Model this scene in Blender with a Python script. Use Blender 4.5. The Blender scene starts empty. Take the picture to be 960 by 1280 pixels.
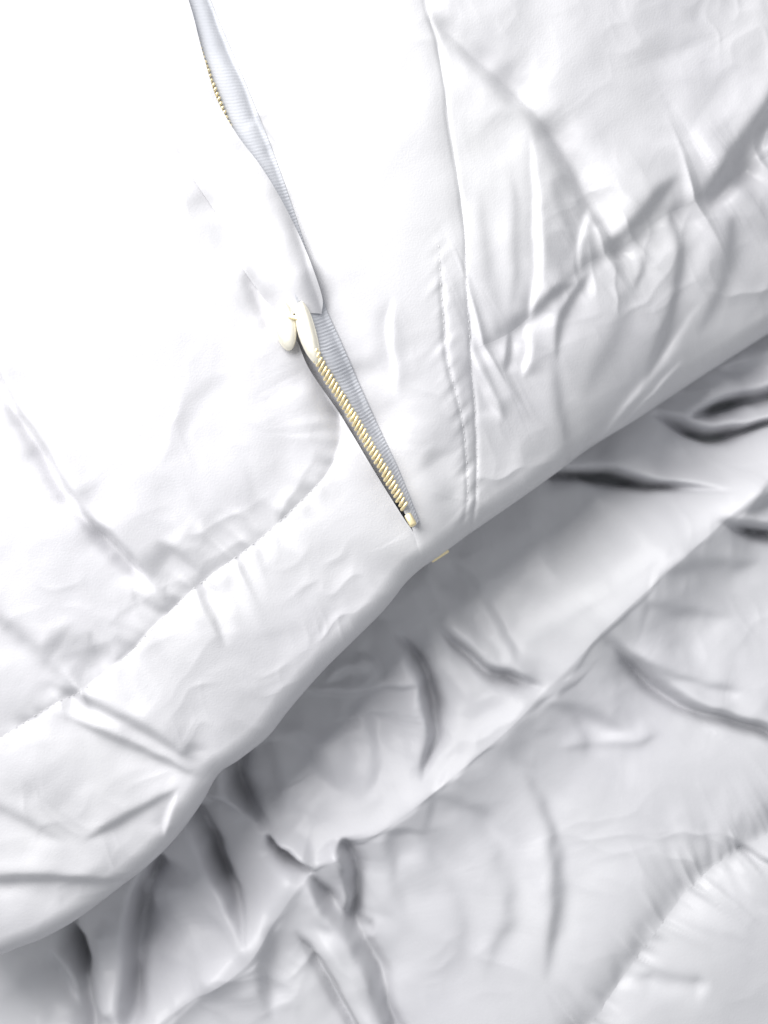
import bpy, math, random
import numpy as np
from mathutils import Vector, Matrix

random.seed(4)
S = 0.46 / 1280.0            # metres per design unit (1 unit ~ 0.36 mm of cloth)
D = 1670.0                   # camera height over the jacket's top, in units
ZL_BASE = -140.0              # mean level of the lower garment

# ------------------------------------------------------------------ camera
scn = bpy.context.scene
cam_d = bpy.data.cameras.new('camera')
cam = bpy.data.objects.new('camera', cam_d)
scn.collection.objects.link(cam)
cam.location = (0, 0, D * S)
cam.rotation_euler = (0, 0, 0)
cam_d.sensor_fit = 'VERTICAL'
cam_d.sensor_height = 36.0
cam_d.lens = 36.0 * D / 1280.0
cam_d.clip_start = 0.01
cam_d.clip_end = 50
cam_d.dof.use_dof = True
cam_d.dof.focus_distance = (D + 12) * S
cam_d.dof.aperture_fstop = 2.6
scn.camera = cam

# ------------------------------------------------------------------ light
world = bpy.data.worlds.new('World')
scn.world = world
world.use_nodes = True
bg = world.node_tree.nodes['Background']
bg.inputs[0].default_value = (0.94, 0.96, 1.0, 1)
bg.inputs[1].default_value = 0.46

def area(name, loc, target, size, power, col):
    l = bpy.data.lights.new(name, 'AREA')
    l.shape = 'RECTANGLE'; l.size = size[0]; l.size_y = size[1]
    l.energy = power; l.color = col
    o = bpy.data.objects.new(name, l)
    scn.collection.objects.link(o)
    o.location = loc
    o.rotation_euler = (Vector(target) - Vector(loc)).to_track_quat('-Z', 'Y').to_euler()
    return o
area('window_light', (-0.45, 0.45, 0.42), (-0.08, 0.08, 0), (0.74, 0.74), 12.6, (1.0, 0.985, 0.98))

scn.view_settings.view_transform = 'Standard'
scn.view_settings.look = 'None'
scn.view_settings.exposure = 0.12
scn.view_settings.gamma = 1.0
scn.view_settings.use_curve_mapping = False

# ------------------------------------------------------------------ maths helpers
def catmull(pts, step=10.0):
    P = np.array(pts, float)
    if len(P) == 2:
        n = max(2, int(np.hypot(*(P[1] - P[0])) / step) + 1)
        t = np.linspace(0, 1, n)[:, None]
        return P[0] * (1 - t) + P[1] * t
    Q = np.vstack([2 * P[0] - P[1], P, 2 * P[-1] - P[-2]])
    out = []
    for i in range(1, len(Q) - 2):
        p0, p1, p2, p3 = Q[i - 1], Q[i], Q[i + 1], Q[i + 2]
        n = max(2, int(np.hypot(*(p2 - p1)) / step) + 1)
        t = np.linspace(0, 1, n, endpoint=False)[:, None]
        out.append(0.5 * (2 * p1 + (p2 - p0) * t + (2 * p0 - 5 * p1 + 4 * p2 - p3) * t ** 2 + (3 * p1 - p0 - 3 * p2 + p3) * t ** 3))
    out.append(P[-1:])
    return np.vstack(out)

def arclen(C):
    d = np.hypot(*(C[1:] - C[:-1]).T)
    return np.concatenate([[0], np.cumsum(d)])

def sample(pts, t):
    C = catmull(pts, 4.0)
    L = arclen(C); L = L / L[-1]
    return np.stack([np.interp(t, L, C[:, 0]), np.interp(t, L, C[:, 1])], -1)

def dist_poly(X, Y, C):
    """distance, signed offset (+ = right-hand side of travel in a y-down frame), fraction along."""
    L = arclen(C); tot = L[-1]
    best = np.full(X.shape, 1e18); sg = np.ones(X.shape); tt = np.zeros(X.shape)
    for i in range(len(C) - 1):
        x0, y0 = C[i]; dx, dy = C[i + 1] - C[i]
        l2 = dx * dx + dy * dy + 1e-9
        u = np.clip(((X - x0) * dx + (Y - y0) * dy) / l2, 0, 1)
        ex = X - (x0 + u * dx); ey = Y - (y0 + u * dy)
        d2 = ex * ex + ey * ey
        m = d2 < best
        best = np.where(m, d2, best)
        sg = np.where(m, (dx * (Y - y0) - dy * (X - x0)) / math.sqrt(l2), sg)
        tt = np.where(m, (L[i] + u * (L[i + 1] - L[i])) / tot, tt)
    d = np.sqrt(best)
    inner = (tt > 0) & (tt < 1)
    return d, np.where(inner, np.sign(sg) * d, sg), tt

_tab = {}
def vnoise(X, Y, scale, seed):
    if seed not in _tab:
        _tab[seed] = np.random.RandomState(seed).rand(256, 256) * 2 - 1
    T = _tab[seed]
    x = X / scale + 500; y = Y / scale + 500
    xi = np.floor(x).astype(int); yi = np.floor(y).astype(int)
    fx = x - xi; fy = y - yi
    fx = fx ** 3 * (fx * (fx * 6 - 15) + 10); fy = fy ** 3 * (fy * (fy * 6 - 15) + 10)
    a = T[yi % 256, xi % 256]; b = T[yi % 256, (xi + 1) % 256]
    c = T[(yi + 1) % 256, xi % 256]; d = T[(yi + 1) % 256, (xi + 1) % 256]
    return (a * (1 - fx) + b * fx) * (1 - fy) + (c * (1 - fx) + d * fx) * fy

def sstep(a, b, x):
    t = np.clip((x - a) / (b - a), 0, 1)
    return t * t * (3 - 2 * t)

class Field:
    """sum of creases and folds, each a curve drawn on the cloth with a height and widths"""
    def __init__(self, gain=1.0): self.items = []; self.gain = gain; self.pinch = 0.95; self.pinch_from = 9.5
    def crease(self, pts, A, wl, wr=None, p=2.0, e0=0.25, e1=0.25):
        self.items.append((catmull(pts), A, wl, wl if wr is None else wr, p, e0, e1, 0.0))
    def fold(self, pts, A, sharp, wl, wr=None, e0=0.3, e1=0.3, p=1.5):
        """cloth lapping over: A > 0 puts the high side on the left hand of travel"""
        self.items.append((catmull(pts), A, wl, wl if wr is None else wr, p, e0, e1, float(sharp)))
    def __call__(self, X, Y):
        h = np.zeros(X.shape)
        for C, A, wl, wr, p, e0, e1, sharp in self.items:
            m = 3.2 * max(wl, wr) if p >= 1.7 else 5 * max(wl, wr)
            sel = (X > C[:, 0].min() - m) & (X < C[:, 0].max() + m) & (Y > C[:, 1].min() - m) & (Y < C[:, 1].max() + m)
            if not sel.any(): continue
            d, sd, t = dist_poly(X[sel], Y[sel], C)
            w = wl + (wr - wl) * sstep(-1, 1, sd / (d + 1e-6))
            env = np.ones_like(t)
            if e0 > 0: env = env * sstep(0, e0, t)
            if e1 > 0: env = env * sstep(0, e1, 1 - t)
            sv = (C[0, 0] + C[0, 1]) % 97                  # depth wanders along the line
            env = env * (0.86 + 0.34 * vnoise(t * arclen(C)[-1] + sv * 13, t * 0 + sv * 7, 42, 15))
            ew = 0.55 + 0.45 * env
            g = A * env * np.exp(-(d / (w * ew)) ** p)
            if sharp:
                g = -g * np.tanh(sd / (sharp * ew))
                if abs(A) >= self.pinch_from:         # the cloth is nipped right under the lap
                    off = sd - np.sign(A) * 0.9 * sharp
                    along = np.sqrt(off ** 2 + np.maximum(d ** 2 - sd ** 2, 0))
                    g = g - self.pinch * abs(A) * env * np.exp(-(along / (sharp * (0.35 + 0.75 * env))) ** 2)
            h[sel] += g
        return h * self.gain

def pucker(X, Y, C, side, amp, reach, pitch, seed, skew=0.0):
    """gathers that run away from a seam on one side of it (side=+1/-1, 0 both): soft lobes with sharp valleys"""
    C = catmull(C); L = arclen(C)[-1]
    d, sd, t = dist_poly(X, Y, C)
    s = t * L + skew * d
    n1 = 1 - 2.2 * np.sqrt(vnoise(s, sd * 0.16, pitch, seed) ** 2 + 0.004)
    n2 = vnoise(s, sd * 0.3, pitch * 0.5, seed + 1)
    R = reach * (0.7 + 0.6 * vnoise(s, s * 0, pitch * 2.3, seed + 2))
    g = np.exp(-(d / np.maximum(R, 8)) ** 1.5)
    if side: g = g * sstep(0, 6, sd * side)
    g = g * sstep(0, 0.03, t) * sstep(0, 0.03, 1 - t)
    return amp * (n1 + 0.45 * n2) * g

def crumple(X, Y, amp, seed):
    """thin-shell crinkles: sharp-edged facets of uneven size, stronger in some places than in others"""
    wx = X + 26 * vnoise(X, Y, 90, seed) + 8 * vnoise(X, Y, 30, seed + 1)
    wy = Y + 26 * vnoise(X, Y, 90, seed + 2) + 8 * vnoise(X, Y, 30, seed + 3)
    mask = 0.25 + 0.75 * sstep(-0.25, 0.5, vnoise(X, Y, 150, seed + 4))
    h = 0
    for k, (sc, a, ang) in enumerate(((95, 4.2, 0.5), (62, 2.4, 2.0), (38, 1.8, 1.1), (24, 1.0, 2.7))):
        ca, sa = math.cos(ang), math.sin(ang)
        u = wx * ca + wy * sa; v = (-wx * sa + wy * ca) * 0.55
        n = vnoise(u, v, sc, seed + 5 + k)
        h = h - a * np.sqrt(n * n + 0.0012)
    return amp * mask * h

# ------------------------------------------------------------------ materials
def nodes_of(name):
    m = bpy.data.materials.new(name); m.use_nodes = True
    nt = m.node_tree
    return m, nt, nt.nodes['Principled BSDF']

def fabric(name, col, col2, rough, bump, spec=0.5, scale=420):
    m, nt, b = nodes_of(name)
    tc = nt.nodes.new('ShaderNodeTexCoord')
    n1 = nt.nodes.new('ShaderNodeTexNoise'); n1.inputs['Scale'].default_value = 9; n1.inputs['Detail'].default_value = 5
    nt.links.new(tc.outputs['Object'], n1.inputs['Vector'])
    mix = nt.nodes.new('ShaderNodeMix'); mix.data_type = 'RGBA'
    mix.inputs[6].default_value = (*col, 1); mix.inputs[7].default_value = (*col2, 1)
    nt.links.new(n1.outputs['Fac'], mix.inputs[0])
    nt.links.new(mix.outputs[2], b.inputs['Base Color'])
    n2 = nt.nodes.new('ShaderNodeTexNoise'); n2.inputs['Scale'].default_value = scale; n2.inputs['Detail'].default_value = 3
    nt.links.new(tc.outputs['Object'], n2.inputs['Vector'])
    n3 = nt.nodes.new('ShaderNodeTexNoise'); n3.inputs['Scale'].default_value = 60; n3.inputs['Detail'].default_value = 4
    n3.inputs['Distortion'].default_value = 0.6
    nt.links.new(tc.outputs['Object'], n3.inputs['Vector'])
    add = nt.nodes.new('ShaderNodeMath'); add.operation = 'MULTIPLY_ADD'
    nt.links.new(n2.outputs['Fac'], add.inputs[0]); add.inputs[1].default_value = 0.20
    m3 = nt.nodes.new('ShaderNodeMath'); m3.operation = 'MULTIPLY'; m3.inputs[1].default_value = 0.35
    nt.links.new(n3.outputs['Fac'], m3.inputs[0]); nt.links.new(m3.outputs[0], add.inputs[2])
    bp = nt.nodes.new('ShaderNodeBump'); bp.inputs['Strength'].default_value = bump; bp.inputs['Distance'].default_value = 0.0012
    nt.links.new(add.outputs[0], bp.inputs['Height'])
    nt.links.new(bp.outputs['Normal'], b.inputs['Normal'])
    b.inputs['Roughness'].default_value = rough
    b.inputs['Specular IOR Level'].default_value = spec
    b.inputs['Coat Weight'].default_value = 0.15
    b.inputs['Coat Roughness'].default_value = 0.22
    b.inputs['Sheen Weight'].default_value = 0.12
    b.inputs['Sheen Roughness'].default_value = 0.4
    return m

M_JACKET = fabric('jacket_nylon', (0.56, 0.555, 0.59), (0.60, 0.605, 0.605), 0.42, 0.35, 0.5, 1100)
M_LOWER = fabric('lower_nylon_shaded', (0.525, 0.522, 0.56), (0.565, 0.572, 0.578), 0.48, 0.3, 0.4, 1100)  # same nylon as the jacket, base colour darkened to deepen its shade
M_TAPE = fabric('zip_tape_weave', (0.50, 0.52, 0.56), (0.58, 0.59, 0.62), 0.6, 0.3, 0.3, 900)
M_THREAD = fabric('thread', (0.57, 0.57, 0.59), (0.62, 0.62, 0.63), 0.6, 0.1)

def metal(name, col, rough):
    m, nt, b = nodes_of(name)
    b.inputs['Base Color'].default_value = (*col, 1)
    b.inputs['Metallic'].default_value = 0.75
    tc = nt.nodes.new('ShaderNodeTexCoord')
    n = nt.nodes.new('ShaderNodeTexNoise'); n.inputs['Scale'].default_value = 600
    nt.links.new(tc.outputs['Object'], n.inputs['Vector'])
    mr = nt.nodes.new('ShaderNodeMapRange'); mr.inputs[3].default_value = rough - 0.08; mr.inputs[4].default_value = rough + 0.12
    nt.links.new(n.outputs['Fac'], mr.inputs[0]); nt.links.new(mr.outputs[0], b.inputs['Roughness'])
    return m
M_GOLD = metal('brushed_gold', (0.95, 0.82, 0.50), 0.36)
M_GOLD_GLARE = metal('gold_in_glare', (0.97, 0.93, 0.80), 0.42)  # the zip's gold, paled on slider and pull to paint in the glare

m_, nt_, b_ = nodes_of('support_cloth')
b_.inputs['Base Color'].default_value = (0.25, 0.26, 0.27, 1); b_.inputs['Roughness'].default_value = 0.9
nn = nt_.nodes.new('ShaderNodeTexNoise'); nn.inputs['Scale'].default_value = 300
bb = nt_.nodes.new('ShaderNodeBump'); bb.inputs['Strength'].default_value = 0.3; bb.inputs['Distance'].default_value = 0.001
nt_.links.new(nn.outputs['Fac'], bb.inputs['Height']); nt_.links.new(bb.outputs['Normal'], b_.inputs['Normal'])
M_SUPPORT = m_

# ------------------------------------------------------------------ object helpers
def to_world(X, Y, Z, k=1.0):
    return np.stack([(X - 480) * S * k, (640 - Y) * S * k, Z * S], -1)

def empty(name, loc, label, cat):
    o = bpy.data.objects.new(name, None); scn.collection.objects.link(o)
    o.location = loc; o['label'] = label; o['category'] = cat
    o.empty_display_size = 0.05
    return o

def mesh_obj(name, V, F, mat, parent=None, smooth=True):
    me = bpy.data.meshes.new(name)
    off = np.array(parent_loc(parent))
    me.from_pydata((np.asarray(V) - off).tolist(), [], F if isinstance(F, list) else F.tolist())
    me.materials.append(mat)
    if smooth: me.polygons.foreach_set('use_smooth', np.ones(len(me.polygons), bool))
    me.update()
    o = bpy.data.objects.new(name, me); scn.collection.objects.link(o)
    if parent: o.parent = parent
    return o

def parent_loc(p):
    l = Vector((0, 0, 0))
    while p is not None:
        l += p.location; p = p.parent
    return l

def grid_faces(nu, nv, flip=False):
    idx = np.arange(nu * nv).reshape(nv, nu)
    q = np.stack([idx[:-1, :-1], idx[1:, :-1], idx[1:, 1:], idx[:-1, 1:]], -1).reshape(-1, 4)
    return q[:, ::-1] if flip else q

def coons(top, bottom, left, right, nu, nv, vmap=None):
    u = np.linspace(0, 1, nu); v = np.linspace(0, 1, nv)
    if vmap is not None: v = vmap(v)
    c0, c1 = sample(top, u), sample(bottom, u)
    d0, d1 = sample(left, v), sample(right, v)
    U, V = np.meshgrid(u, v)
    U = U[..., None]; V = V[..., None]
    Sx = (1 - V) * c0[None] + V * c1[None] + (1 - U) * d0[:, None] + U * d1[:, None]
    B = (1 - U) * (1 - V) * c0[0] + U * (1 - V) * c0[-1] + (1 - U) * V * c1[0] + U * V * c1[-1]
    P = Sx - B
    return P[..., 0], P[..., 1]

# ================================================================== THE SETTING
gz = (ZL_BASE - 110) * S
sup = mesh_obj('bed_surface', [(-1.2, -1.2, gz), (1.2, -1.2, gz), (1.2, 1.2, gz), (-1.2, 1.2, gz)], [[0, 1, 2, 3]], M_SUPPORT)
sup['kind'] = 'structure'

# ================================================================== LOWER GARMENT
Q1 = [(1080, 495), (1020, 540), (960, 592), (900, 652), (820, 722), (760, 776), (720, 820), (680, 860), (640, 902), (600, 937), (540, 985), (480, 1030), (430, 1062), (388, 1086), (348, 1140), (310, 1195), (240, 1242), (170, 1290), (90, 1350), (0, 1430)]
Q2 = [(1080, 905), (960, 1020), (910, 1052), (860, 1090), (815, 1140), (770, 1200), (720, 1268), (660, 1350)]
QT = [(1080, 330), (960, 370), (820, 440), (700, 510), (545, 620), (440, 720), (360, 800), (280, 880), (200, 960), (120, 1030), (40, 1090), (-80, 1160), (-190, 1230)]
LF = Field(1.6)
c = LF.crease
f = LF.fold
# sewn seams: the upper baffle hangs over the lower one
LS = Field(1.6)
LS.crease(Q1, 13, 110, 60, 1.3, 0, 0)
LS.crease(Q1, 7, 34, 40, 1.3, 0, 0)
LS.crease([(x + 58, y + 62) for x, y in Q1[:13]], -8, 75, 60, 2, 0, 0.2)
LS.crease(Q2, -8, 28, 22, 1.6, 0, 0)
LS.crease([(372, 1068), (335, 1130), (300, 1182), (240, 1232), (160, 1285)], 9, 24, 22, 2, 0.1, 0.0)
# upper baffle, right to left
f([(660, 585), (740, 590), (820, 597), (930, 606)], 17, 6, 55, 22, 0.12, 0.6)
f([(820, 508), (850, 519), (885, 531), (925, 533), (1000, 512)], 17, 5, 24, 30, 0.25, 0.05)
f([(860, 516), (925, 497), (1010, 468)], 15, 7, 40, 18, 0.3, 0.0)
f([(905, 462), (945, 449), (1010, 440)], 8, 9, 26, 20)
f([(890, 640), (935, 652), (975, 662), (1050, 672)], 12, 7, 24, 24, 0.3, 0.0)
f([(905, 640), (960, 620), (1020, 600)], 8, 8, 28, 20)
c([(800, 560), (900, 570), (1000, 585)], -7, 22, 26)
f([(548, 778), (585, 813), (620, 836), (680, 846)], 14, 7, 34, 20, 0.4, 0.25)
f([(486, 790), (520, 836), (540, 880), (537, 925), (520, 975)], -14, 7, 22, 60, 0.35, 0.4)
f([(525, 690), (570, 755), (605, 815)], -8, 12, 26, 30)
f([(548, 698), (585, 718), (620, 755)], 5, 8, 20, 20)
f([(598, 725), (630, 780), (644, 830)], -6, 9, 20, 24)
f([(370, 862), (440, 865), (540, 858)], 6, 4, 20, 50, 0.25, 0.3)
f([(400, 852), (432, 836), (460, 846)], 6, 7, 16, 14)
f([(440, 808), (464, 832), (476, 860)], -5, 7, 18, 18)
f([(280, 935), (292, 985), (306, 1020), (340, 1052)], -18, 10, 40, 22, 0.1, 0.5)
f([(332, 1040), (362, 1070), (400, 1082)], 15, 5, 22, 18, 0.3, 0.3)
f([(250, 985), (295, 1020), (330, 1044)], 7, 4, 14, 14)
f([(228, 1005), (262, 1078), (286, 1125), (300, 1180)], -17, 7, 30, 50, 0.1, 0.35)
f([(196, 1060), (172, 1140), (161, 1210), (162, 1290)], -17, 9, 30, 34, 0.1, 0.15)
c([(215, 1090), (222, 1150), (205, 1230)], 6, 22, 22)
c([(66, 1130), (85, 1195), (100, 1235), (126, 1310)], -26, 13, 15, 1.6, 0.05, 0.05)
f([(52, 1190), (75, 1225), (100, 1270)], 8, 5, 14, 18)
c([(130, 1150), (128, 1210), (140, 1280)], 7, 16, 16)
c([(30, 1200), (40, 1260), (48, 1320)], 6, 28, 28)
f([(338, 900), (338, 975), (352, 1030)], 5, 12, 24, 24)
c([(420, 900), (400, 980), (372, 1040)], 5, 30, 30)
f([(470, 770), (500, 800), (520, 850)], -6, 10, 26, 26)
f([(660, 625), (690, 680), (700, 740)], -4, 14, 34, 34)
f([(720, 600), (770, 640), (800, 690)], 4, 14, 34, 34)
f([(450, 870), (470, 930), (455, 1000)], -5, 12, 30, 30)
f([(345, 925), (385, 940), (430, 985)], 4, 10, 26, 26)
# second baffle
f([(540, 985), (600, 1010), (640, 1060)], 4, 12, 30, 30, 0.1, 0.5)
f([(690, 858), (720, 900), (735, 960)], -4, 12, 30, 30, 0.1, 0.5)
f([(800, 745), (850, 760), (930, 765)], 4, 10, 28, 28, 0.1, 0.5)
f([(480, 1035), (495, 1100), (520, 1160)], -5, 12, 30, 30, 0.1, 0.5)
f([(430, 1046), (442, 1090), (430, 1160)], -13, 7, 26, 26, 0.15, 0.25)
f([(378, 1082), (408, 1128), (432, 1160), (470, 1220), (520, 1320)], -13, 8, 30, 24, 0.15, 0.05)
f([(368, 1150), (420, 1226), (490, 1310)], 12, 6, 28, 22, 0.3, 0.05)
c([(385, 1150), (432, 1208), (500, 1295)], 7, 14, 14, 2, 0.25, 0.05)
c([(438, 1148), (466, 1164)], -9, 10, 10)
f([(338, 1140), (328, 1210), (340, 1265)], -6, 9, 24, 24)
f([(640, 940), (684, 1010), (699, 1080), (694, 1140), (680, 1225)], -8.5, 12, 36, 48, 0.35, 0.4)
f([(565, 985), (612, 1060), (628, 1120), (604, 1215)], -5, 16, 40, 40)
f([(515, 1030), (565, 1110), (575, 1210)], -4, 18, 40, 40)
f([(650, 868), (712, 880), (790, 912)], 6, 14, 30, 30)
c([(690, 927), (760, 922), (830, 920)], 3.5, 16, 10)
f([(748, 778), (795, 825), (838, 868), (885, 892), (935, 908), (1030, 940)], 12, 8, 40, 24, 0.3, 0.05)
f([(770, 805), (815, 830), (880, 850), (940, 864)], 5, 10, 26, 24)
c([(870, 780), (930, 830), (990, 880)], 5, 34, 34)
f([(825, 722), (880, 702), (960, 700)], 5, 12, 26, 26)
c([(780, 765), (840, 780), (900, 800)], 3, 24, 24)
f([(890, 1036), (930, 1058), (985, 1070)], 7, 5, 14, 16)
c([(780, 1205), (830, 1212), (870, 1210)], -4, 12, 12)
# the deepest nips, where the cloth closes on itself
for pts, dep, w in (([(690, 588), (740, 593), (800, 599), (880, 604)], 30, 6), ([(838, 516), (862, 524), (890, 534), (930, 535), (990, 518)], 30, 7),
                    ([(885, 512), (925, 501), (1000, 476)], 26, 6), ([(915, 648), (960, 662), (1010, 668)], 18, 5),
                    ([(284, 945), (295, 990), (308, 1018), (336, 1046)], 34, 9), ([(346, 1054), (366, 1075), (386, 1080)], 28, 6),
                    ([(242, 1030), (264, 1080), (288, 1128), (296, 1150)], 28, 7), ([(182, 1085), (170, 1140), (162, 1200)], 26, 8),
                    ([(74, 1165), (88, 1200), (102, 1240)], 36, 11), ([(600, 826), (630, 839), (662, 844)], 18, 6),
                    ([(528, 850), (539, 885), (536, 915)], 18, 7), ([(436, 1068), (440, 1095), (434, 1130)], 8, 7),
                    ([(392, 1104), (408, 1128), (428, 1156)], 9, 8), ([(860, 884), (900, 899), (1000, 932)], 12, 6)):
    c(pts, -dep, w, w, 1.7, 0.35, 0.5)

def lower_h(X, Y):
    wx = X + 7.0 * vnoise(X, Y, 70, 31) + 2.2 * vnoise(X, Y, 22, 32)
    wy = Y + 7.0 * vnoise(X, Y, 70, 33) + 2.2 * vnoise(X, Y, 22, 34)
    h = LF(wx, wy) + LS(0.8 * X + 0.2 * wx, 0.8 * Y + 0.2 * wy) + crumple(X, Y, 1.25, 201)
    # tucked down beneath the jacket's hem, gently rising to the lower right
    d, sd, t = dist_poly(X, Y, catmull(EDGE, 20))
    dp = 22 + 34 * sstep(540, 780, X)
    h += np.where(sd > 0, -dp * (1 - sstep(45, 155, sd)), -dp + 68 * sstep(40, 170, -sd))
    h += 100 * sstep(470, 1020, (X - 480) * 0.55 + (Y - 640) * 0.85 + 200)
    h += 3.2 * vnoise(X, Y, 120, 41) + 1.2 * vnoise(X, Y, 48, 42) + 0.12 * vnoise(X, Y, 17, 43)
    h += pucker(X, Y, Q2, 0, 4.0, 38, 18, 51, 0.25)
    h += pucker(wx, wy, Q1, -1, 2.0, 70, 60, 53, 0.2)
    return h + ZL_BASE

# hem edge of the jacket (left to right)
EDGE = [(-80, 1243), (0, 1205), (40, 1190), (85, 1165), (130, 1132), (180, 1092), (215, 1056), (245, 1015), (268, 976), (292, 960), (330, 930), (360, 892), (400, 846), (440, 806), (480, 766), (508, 731), (530, 711), (548, 699), (590, 669), (640, 635), (705, 590), (760, 551), (820, 515), (890, 470), (960, 425), (1080, 350)]
# travel left-to-right: right hand = below the jacket

g_loc = to_world(np.array(620.), np.array(1000.), np.array(ZL_BASE - 108))
garment = empty('padded_garment', tuple(g_loc), 'shaded grey quilted garment with deep creases lying beneath the jacket hem', 'garment')

KL = (D - ZL_BASE) / D
def cloth_patch(name, X, Y, Z, mat, parent, k=1.0, skirt=None):
    """a cloth sheet; its rim is folded down so that it has thickness"""
    nv, nu = X.shape
    V = to_world(X, Y, Z, k).reshape(-1, 3)
    F = grid_faces(nu, nv)
    V = [V]; F = [F]; base = nu * nv
    if skirt:
        idx = np.arange(nu * nv).reshape(nv, nu)
        loop = np.concatenate([idx[0, :], idx[1:, -1], idx[-1, -2::-1], idx[-2:0:-1, 0]])
        low = V[0][loop].copy(); low[:, 2] -= skirt * S
        ctr = V[0].mean(0); low[:, :2] += (ctr[:2] - low[:, :2]) * 0.01
        V.append(V[0][loop].copy()); V.append(low); n = len(loop)
        a = base + np.arange(n); b = np.roll(a, -1); la = base + n + np.arange(n); lb = np.roll(la, -1)
        F.append(np.stack([a, b, lb, la], -1))
        faces = np.vstack(F)
    else:
        faces = np.vstack(F)
    return mesh_obj(name, np.vstack(V), faces, mat, parent)

Q1r, Q2r, QTr = Q1[::-1], Q2[::-1], QT[::-1]
X, Y = coons(QTr, Q1r, [QTr[0], Q1r[0]], [QTr[-1], Q1r[-1]], 640, 140)
cloth_patch('quilted_panel', X, Y, lower_h(X, Y), M_LOWER, garment, KL, 70)
X, Y = coons(Q1r, Q2r, [Q1r[0], (380, 1365), Q2r[0]], [Q1r[-1], (1080, 700), Q2r[-1]], 520, 170)
cloth_patch('quilted_panel', X, Y, lower_h(X, Y), M_LOWER, garment, KL, 70)
X, Y = coons(Q2r, [(760, 1400), (1080, 1390)], [Q2r[0], (760, 1400)], [Q2r[-1], (1080, 1390)], 170, 170)
cloth_patch('quilted_panel', X, Y, lower_h(X, Y), M_LOWER, garment, KL, 70)

# ================================================================== JACKET
ZLEFT = [(122, -90), (152, 0), (195, 108), (232, 205), (272, 270), (303, 335), (345, 388), (370, 424), (386, 460), (424, 515)]
TEETH = [(186, -90), (222, 0), (262, 115), (300, 203), (345, 300), (376, 392), (393, 448), (432, 513), (480, 595), (516, 660)]
TAPER = [(226, -90), (258, 0), (300, 100), (336, 190), (364, 270), (396, 370), (422, 430), (457, 510), (492, 585), (519, 652)]
STRIPB = TAPER[:-1] + [(517, 666), (523, 688), (530, 711)]
LINE1 = [(518, -90), (533, 0), (548, 62), (562, 150), (573, 222), (581, 285), (584, 360), (589, 436)]
LINE1B = [(589, 436), (594, 500), (598, 560), (598, 610), (590, 669)]
LINE2 = [(548, 300), (553, 380), (560, 450), (575, 505), (583, 560), (586, 615), (580, 660)]
SEAML = [(-80, 972), (0, 922), (60, 884), (104, 862), (150, 826), (190, 786), (240, 736), (320, 676), (380, 621), (408, 590), (422, 558), (424, 515)]
SEAMR = [(589, 436), (640, 412), (690, 368), (735, 326), (785, 297), (850, 253), (910, 222), (960, 188), (1080, 118)]
HEML = [(424, 515), (473, 597), (505, 648), (517, 666), (523, 688), (530, 711)]

JF = Field(1.2)
c = JF.crease
f = JF.fold
# seams pulled into the padding
c(SEAML, -7, 50, 40, 1.5, 0, 0.22)
c(SEAML, -2.5, 8, 6, 1.4, 0, 0.2)
f(SEAMR, 6, 12, 50, 40, 0.08, 0)
c(SEAMR, -5, 34, 16, 1.5, 0.08, 0)
c(LINE1 + LINE1B[1:], -1.8, 3, 3, 1.6, 0, 0)
c(LINE1 + LINE1B[1:], -3.0, 90, 14, 1.6, 0, 0)
c(LINE2, -1.8, 4, 4, 1.8, 0.2, 0.05)
c(ZLEFT, -14, 8, 26, 1.3, 0, 0)
c(HEML, -8, 8, 26, 1.3, 0, 0.35)
c(TAPER, -8, 34, 8, 1.3, 0, 0.1)
# right panel
f([(530, 15), (600, 66), (655, 112), (703, 172), (740, 240), (775, 300)], -7, 12, 46, 46, 0.25, 0.08)
c([(530, 15), (600, 66), (655, 112), (703, 172), (740, 240), (775, 300)], -17, 19, 17, 1.7, 0.2, 0.1)
f([(764, 305), (790, 280), (825, 243), (862, 200)], 9, 10, 40, 20, 0.1, 0.35)
f([(1010, 80), (950, 160), (918, 205), (888, 240)], -10, 13, 26, 40, 0.0, 0.2)
f([(985, 140), (950, 190), (930, 225)], -5, 8, 20, 20)
c([(870, 40), (880, 140), (868, 220)], 5, 46, 40)
f([(666, 150), (672, 260), (675, 330), (664, 400)], 6, 5, 26, 14, 0.5, 0.1)
f([(640, 200), (648, 320), (640, 395)], -3, 10, 22, 22)
f([(690, 210), (722, 300), (735, 335)], -4, 12, 30, 30)
f([(746, 240), (728, 300), (731, 340)], 3, 5, 18, 16)
f([(600, 230), (612, 330), (630, 405)], -4, 14, 30, 26)
c([(830, 20), (860, 80), (930, 130)], -4, 50, 50)
# right hem
f([(748, 326), (718, 368), (703, 405), (700, 460)], -6, 6, 22, 26, 0.25, 0.5)
f([(668, 398), (690, 366), (726, 345)], 5, 6, 18, 16)
f([(788, 280), (815, 315), (800, 360)], -3.5, 7, 18, 22, 0.35, 0.5)
f([(850, 245), (864, 300), (862, 350), (846, 410), (815, 490)], -7, 8, 26, 44, 0.1, 0.35)
f([(694, 440), (714, 545), (732, 600)], -6, 11, 30, 30, 0.35, 0.0)
f([(732, 585), (795, 505), (845, 440), (900, 360)], -5, 7, 22, 30)
f([(755, 572), (815, 505), (880, 430)], -3.5, 5, 14, 14)
f([(586, 440), (606, 480), (632, 526)], 6, 5, 22, 18)
f([(641, 408), (637, 440), (632, 465)], -4, 4, 12, 14)
f([(660, 395), (664, 430), (655, 470)], 4, 5, 14, 14)
c([(910, 225), (905, 290), (880, 360)], 5, 24, 24)
f([(935, 240), (928, 330), (895, 410)], -5, 12, 30, 30)
f([(800, 330), (775, 420), (735, 500)], -4, 16, 36, 36)
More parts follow.
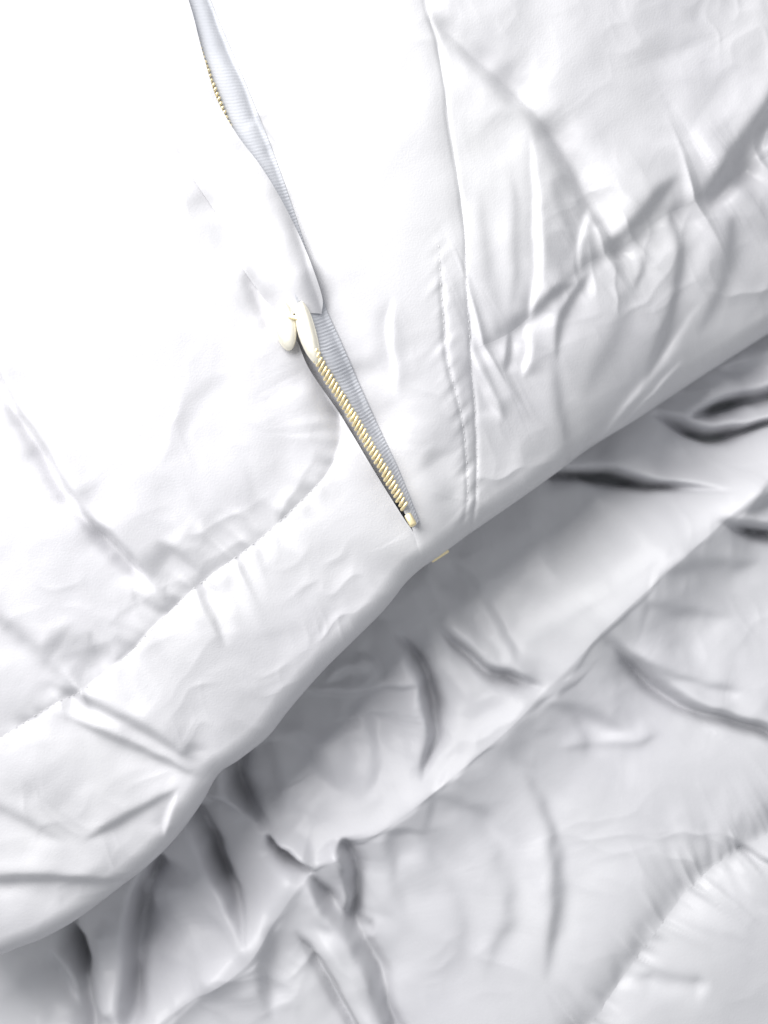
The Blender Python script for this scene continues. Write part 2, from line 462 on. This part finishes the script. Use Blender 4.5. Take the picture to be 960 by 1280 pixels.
# facing strip
f([(492, 365), (488, 430), (498, 495)], 3.5, 5, 16, 18)
c([(385, 330), (425, 410), (465, 500), (510, 590)], -8, 26, 34, 2, 0.3, 0.3)
f([(318, 140), (335, 165), (352, 185)], -4, 5, 12, 12)
c([(535, 560), (560, 600), (575, 640)], -3, 18, 18)
# left panel
f([(-40, 410), (45, 548), (95, 625), (150, 686), (205, 745)], 11, 8, 30, 24, 0.15, 0.15)
f([(195, 672), (238, 706), (276, 752)], 6, 8, 22, 20, 0.25, 0.25)
f([(-50, 735), (5, 780), (45, 815), (90, 868)], 9, 15, 40, 36, 0.0, 0.15)
c([(50, 800), (105, 830), (145, 822)], -8, 26, 24)
f([(165, 738), (198, 762), (222, 760)], 4, 8, 20, 18)
f([(185, 50), (215, 150), (255, 250)], -4, 8, 18, 24, 0.2, 0.2)
f([(385, 450), (416, 520), (420, 570)], -5, 16, 30, 44)
c([(300, 330), (325, 380), (345, 425)], -6, 18, 10)
# left hem
f([(40, 850), (120, 884), (178, 912), (246, 960)], 9, 9, 30, 24, 0.4, 0.25)
f([(55, 890), (135, 922), (190, 948), (252, 976)], 7, 7, 20, 34, 0.4, 0.2)
f([(95, 1058), (170, 1018), (226, 984)], 4.5, 6, 22, 18)
f([(-60, 1000), (20, 1024), (80, 1060)], 6, 12, 26, 26)
f([(-60, 1106), (20, 1101), (80, 1103), (165, 1112)], 8.5, 7, 28, 30, 0.0, 0.3)
c([(236, 930), (246, 962), (268, 982)], -3, 14, 14)
f([(236, 728), (262, 770), (282, 812)], -5, 6, 18, 20)
f([(200, 1056), (206, 1022), (220, 992)], -4, 4, 14, 14)
c([(30, 900), (40, 960), (80, 1010)], 4, 30, 30)

ROLL = 27.0
def roll(X, Y):
    d, sd, t = dist_poly(X, Y, catmull(EDGE, 12))
    q = np.clip(d / ROLL, 0, 1) * (sd <= 0.01)
    return -28 * (1 - np.sqrt(np.clip(1 - (1 - q) ** 2, 0, 1))) - (16 + 62 * sstep(540, 900, X)) * np.exp(-d / 110)

def jacket_h(X, Y):
    wx = X + 3.0 * vnoise(X, Y, 50, 61) + 1.2 * vnoise(X, Y, 16, 62)
    wy = Y + 3.0 * vnoise(X, Y, 50, 63) + 1.2 * vnoise(X, Y, 16, 64)
    h = JF(wx * 0.6 + X * 0.4, wy * 0.6 + Y * 0.4)
    dz_, sz_, _t = dist_poly(X, Y, catmull(TEETH, 30))
    hemd, _a, _b = dist_poly(X, Y, catmull(EDGE, 20))
    h += crumple(X, Y, 1.25, 301) * sstep(12, 70, dz_) * (0.45 + 0.55 * (1 - sstep(150, 320, hemd)) + 0.3 * sstep(600, 700, X))
    # broad form: highest over the left front, sinking away to the right and the lower left
    h += -66 * sstep(430, 1180, X - 0.05 * Y)
    h += -10 * sstep(700, 1250, Y - 0.2 * X)
    h += 3.0 * vnoise(X, Y, 130, 71) + 1.2 * vnoise(X, Y, 52, 72) + 0.10 * vnoise(X, Y, 19, 73)
    h += pucker(X, Y, SEAML, 0, 3.8, 50, 28, 81, 0.2)
    h += pucker(X, Y, SEAMR, 0, 5.2, 58, 34, 83, -0.15)
    strip = np.exp(-(dist_poly(X, Y, catmull(LINE2))[0] / 16) ** 2)
    h += 1.2 * strip * vnoise(X * 0.7 + Y * 0.7, (X - Y) * 0.15, 9, 91)
    h += roll(X, Y)
    return h

j_loc = to_world(np.array(480.), np.array(500.), np.array(-100.))
jacket = empty('puffer_jacket', tuple(j_loc), 'pale grey puffer jacket front with gold zip, overexposed at upper left', 'jacket')

def edge_map(v):            # crowd the rows towards the rolled hem
    return 1 - (1 - v) ** 1.7

def jacket_patch(name, X, Y, hem=False, skirt=40, dz=0.0):
    Z = jacket_h(X, Y) + dz
    if not hem:
        return cloth_patch(name, X, Y, Z, M_JACKET, jacket, 1.0, skirt)
    # carry the cloth round the hem and back underneath
    nv, nu = X.shape
    bx, by, bz = X[-1], Y[-1], Z[-1]
    tx = np.gradient(bx); ty = np.gradient(by)
    ln = np.hypot(tx, ty) + 1e-9
    nx, ny = ty / ln, -tx / ln                      # towards the jacket's inside (up-left)
    k = np.ones(9) / 9
    def sm(a): return np.convolve(np.pad(a, 4, mode='edge'), k, 'valid')
    nx, ny = sm(nx), sm(ny)
    rows = [(X, Y, Z)]
    ex, ey, ez = [], [], []
    for th in np.linspace(0.12, 1.0, 12):
        a = th * math.pi / 2
        ex.append(bx + nx * 34 * (1 - math.cos(a))); ey.append(by + ny * 34 * (1 - math.cos(a)))
        ez.append(bz - 46 * math.sin(a))
    for kx in (60, 120, 170):
        ex.append(bx + nx * kx); ey.append(by + ny * kx); ez.append(bz - 46)
    X = np.vstack([X, np.array(ex)]); Y = np.vstack([Y, np.array(ey)]); Z = np.vstack([Z, np.array(ez)])
    return cloth_patch(name, X, Y, Z, M_JACKET, jacket, 1.0, None)

def sub(curve, a, b):
    """points of a curve between two of its vertices"""
    i, j = curve.index(a), curve.index(b)
    return curve[i:j + 1]

# left front panel
X, Y = coons([(-80, -90), (122, -90)], SEAML, [(-80, -90), (-80, 972)], ZLEFT, 230, 430)
jacket_patch('front_panel', X, Y)
# left hem band
X, Y = coons(SEAML, sub(EDGE, (-80, 1243), (530, 711)), [(-80, 972), (-80, 1243)], HEML, 430, 150, edge_map)
jacket_patch('hem_band', X, Y, True)
# facing strip beside the zip
X, Y = coons([(226, -90), (518, -90)], sub(EDGE, (530, 711), (590, 669)), STRIPB, LINE1 + LINE1B[1:], 120, 400, lambda v: 1 - (1 - v) ** 1.15)
jacket_patch('zip_facing', X, Y, True)
# right front panel
X, Y = coons([(518, -90), (1080, -90)], SEAMR, LINE1, [(1080, -90), (1080, 118)], 300, 240)
jacket_patch('front_panel', X, Y)
# right hem band
X, Y = coons(SEAMR, sub(EDGE, (590, 669), (1080, 350)), LINE1B, [(1080, 118), (1080, 350)], 320, 150, edge_map)
jacket_patch('hem_band', X, Y, True)

# ------------------------------------------------------------------ zip
def sheet_between(name, A, B, na, nb, hfun, mat, parent, skirt):
    t = np.linspace(0, 1, na)
    a, b = sample(A, t), sample(B, t)
    s = np.linspace(0, 1, nb)[:, None, None]
    P = a[None] * (1 - s) + b[None] * s
    X, Y = P[..., 0], P[..., 1]
    Sg, Tg = np.meshgrid(np.linspace(0, 1, nb), t, indexing='ij')
    return cloth_patch(name, X, Y, hfun(X, Y, Sg, Tg), mat, parent, 1.0, skirt)

L_T = arclen(catmull(TEETH))[-1]
def tape_h(X, Y, s, t):
    rib = np.sin(t * L_T * 2 * math.pi / 4.4 + 8.0 * np.abs(s - 0.5)) * (0.7 + 0.5 * vnoise(t * L_T, s * 30, 7, 97)) * (0.2 + 0.8 * sstep(0.35, 0.6, t))
    base = jacket_h(X, Y)
    return base + (5 + 7 * sstep(0.35, 0.6, t)) * (1 - s) ** 0.8 + 1.2 + 1.8 * sstep(0.4, 0.6, t) + 0.8 * rib * np.clip(s * 6, 0, 1)
tape = sheet_between('zip_tape', TEETH, [(x + 5, y - 1) for x, y in TAPER], 760, 30, tape_h, M_TAPE, jacket, 14)
flap = sheet_between('zip_flap', [(x - 40, y) for x, y in ZLEFT[:-1]] + [(395, 520), (440, 590), (480, 630)],
                     [(x + 30, y) for x, y in TAPER[:-1]] + [(530, 620)], 200, 12,
                     lambda X, Y, s, t: jacket_h(X, Y) - 26 + 8 * np.sin(s * math.pi), M_JACKET, jacket, 8)
FLAPR = [(200, -90), (236, 0), (255, 70), (273, 128), (298, 172), (328, 212), (356, 258), (381, 310), (402, 368), (402, 392)]
def flap_h(X, Y, s, t):
    lift = 3 + 11 * np.sin(np.clip(s * 1.15, 0, 1) * math.pi * 0.5) + 5 * np.sin(s * math.pi)
    return jacket_h(X, Y) + lift * (1 - 0.25 * sstep(0.9, 1, t)) + 0.8 * vnoise(X, Y, 22, 95)
cover = sheet_between('zip_cover', ZLEFT[:-4] + [(345, 388), (352, 394)], FLAPR, 420, 40, flap_h, M_JACKET, jacket, 9)

import bmesh
def stitches(curve, a, b, pitch=9.0):
    C = catmull(curve, 3.0); L = arclen(C)[-1]
    V, F = [], []
    n = int(L * (b - a) / pitch)
    tt = np.linspace(a, b, n)
    Pm = sample(curve, tt); Pq = sample(curve, np.clip(tt + 2.0 / L, 0, 1))
    z = jacket_h(Pm[:, 0], Pm[:, 1])
    for k in range(n):
        dx, dy = Pq[k] - Pm[k]; l = math.hypot(dx, dy) + 1e-9; dx /= l; dy /= l
        hl = 2.9 + random.uniform(-0.4, 0.4); hw = 0.6
        b0 = len(V)
        for f_, hh in ((-1.0, -0.8), (-0.5, 0.35), (0.5, 0.35), (1.0, -0.8)):
            for g_ in (-1, 1):
                V.append(to_world(np.array(Pm[k, 0] + dx * hl * f_ - dy * hw * g_), np.array(Pm[k, 1] + dy * hl * f_ + dx * hw * g_), np.array(z[k] + hh)))
        for q in range(3):
            F.append((b0 + 2 * q, b0 + 2 * q + 1, b0 + 2 * q + 3, b0 + 2 * q + 2))
    o = mesh_obj('stitching', np.array(V), F, M_THREAD, jacket)
    o['kind'] = 'stuff'
stitches(LINE2, 0.02, 0.9)
stitches(LINE1 + LINE1B[1:], 0.5, 0.93)
stitches(SEAML, 0.03, 0.86)
def bevel_box(name, sx, sy, sz, bev, seg=2):
    bm = bmesh.new()
    bmesh.ops.create_cube(bm, size=1.0)
    bmesh.ops.scale(bm, vec=(sx * S, sy * S, sz * S), verts=bm.verts)
    bmesh.ops.bevel(bm, geom=bm.edges[:], offset=bev * S, segments=seg, affect='EDGES', profile=0.6)
    me = bpy.data.meshes.new(name); bm.to_mesh(me); bm.free()
    me.polygons.foreach_set('use_smooth', np.ones(len(me.polygons), bool))
    return me

tooth_me = bevel_box('tooth', 15, 3.6, 5.5, 1.1, 1)
tooth_me.materials.append(M_GOLD)
n_teeth = 128
ts = np.linspace(0.02, 0.965, n_teeth)
P = sample(TEETH, ts); Pn = sample(TEETH, ts + 0.004)
zt = tape_h(P[:, 0], P[:, 1], np.zeros(n_teeth), ts)
for i in range(n_teeth):
    if 205 < P[i, 1] < 440: continue                 # wholly under the cover and the slider
    o = bpy.data.objects.new('tooth', tooth_me)
    scn.collection.objects.link(o); o.parent = tape
    dx, dy = Pn[i] - P[i]
    ang = math.atan2(-dy, dx)
    w = to_world(P[i, 0] + 3.0, P[i, 1] - 2, zt[i] + 1.5)
    o.location = Vector(w) - parent_loc(tape)
    o.rotation_euler = (0.12 + random.uniform(-.12, .12), -0.3 + random.uniform(-.1, .1), ang + math.pi / 2 + 0.5 + random.uniform(-.07, .07))
    o.scale = (random.uniform(0.88, 1.08), random.uniform(0.85, 1.05), 1)

def at(px, py, dz):
    x = np.array([float(px)]); y = np.array([float(py)])
    return Vector(to_world(x, y, jacket_h(x, y) + dz)[0])

# bottom stop of the zip
me = bevel_box('zip_stop', 9, 17, 8, 2.5, 2); me.materials.append(M_GOLD)
o = bpy.data.objects.new('zip_stop', me); scn.collection.objects.link(o); o.parent = jacket
o.location = at(513, 650, 16) - parent_loc(jacket); o.rotation_euler = (-0.2, 0.1, math.radians(28))

# slider with its oval pull
def lathe_oval(name, rx, ry, h):
    V, F = [], []
    n, m = 28, 8
    for j in range(m + 1):
        a = -math.pi / 2 + math.pi * j / m
        r = max(math.cos(a), 0.02) ** 0.55
        for i in range(n):
            b = 2 * math.pi * i / n
            V.append((rx * r * math.cos(b) * S, ry * r * math.sin(b) * S, h * math.sin(a) * S))
    for j in range(m):
        for i in range(n):
            F.append((j * n + i, j * n + (i + 1) % n, (j + 1) * n + (i + 1) % n, (j + 1) * n + i))
    F.append(tuple(range(n))[::-1]); F.append(tuple(m * n + i for i in range(n)))
    me = bpy.data.meshes.new(name); me.from_pydata(V, [], F)
    me.polygons.foreach_set('use_smooth', np.ones(len(me.polygons), bool)); me.update()
    me.materials.append(M_GOLD_GLARE)
    return me
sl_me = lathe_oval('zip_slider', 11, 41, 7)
for v in sl_me.vertices:
    k = v.co.y / (41 * S)
    v.co.x = v.co.x * (1.05 + 0.12 * k) + 2.5 * S * k * k
    v.co.z += 2.0 * S * k
sl = bpy.data.objects.new('zip_slider', sl_me)
scn.collection.objects.link(sl); sl.parent = jacket
sl.location = at(385, 419, 13) - parent_loc(jacket); sl.rotation_euler = (0, -0.3, math.radians(15))
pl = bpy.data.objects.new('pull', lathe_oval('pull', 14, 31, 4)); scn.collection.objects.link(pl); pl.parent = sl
pl.matrix_parent_inverse = Matrix.Identity(4)
tgt = at(357, 408, 14)
loc = Matrix.LocRotScale(parent_loc(jacket) + sl.location, sl.rotation_euler, None).inverted() @ tgt
pl.location = loc; pl.rotation_euler = (0.1, 0.05, math.radians(-8))

hg = bpy.data.objects.new('hinge', bevel_box('hinge', 18, 6, 5, 1.8, 2)); hg.data.materials.append(M_GOLD)
scn.collection.objects.link(hg); hg.parent = sl
hg.location = Matrix.LocRotScale(parent_loc(jacket) + sl.location, sl.rotation_euler, None).inverted() @ at(370, 399, 14)
hg.rotation_euler = (0, 0, math.radians(-30))

# gold end box peeping out under the hem
me = bevel_box('zip_end_box', 26, 5, 8, 1.5, 2); me.materials.append(M_GOLD)
o = bpy.data.objects.new('zip_end_box', me); scn.collection.objects.link(o); o.parent = jacket
o.location = Vector(to_world(np.array(552.), np.array(696.), np.array(-60.))) - parent_loc(jacket)
o.rotation_euler = (0.3, 0, math.radians(33))
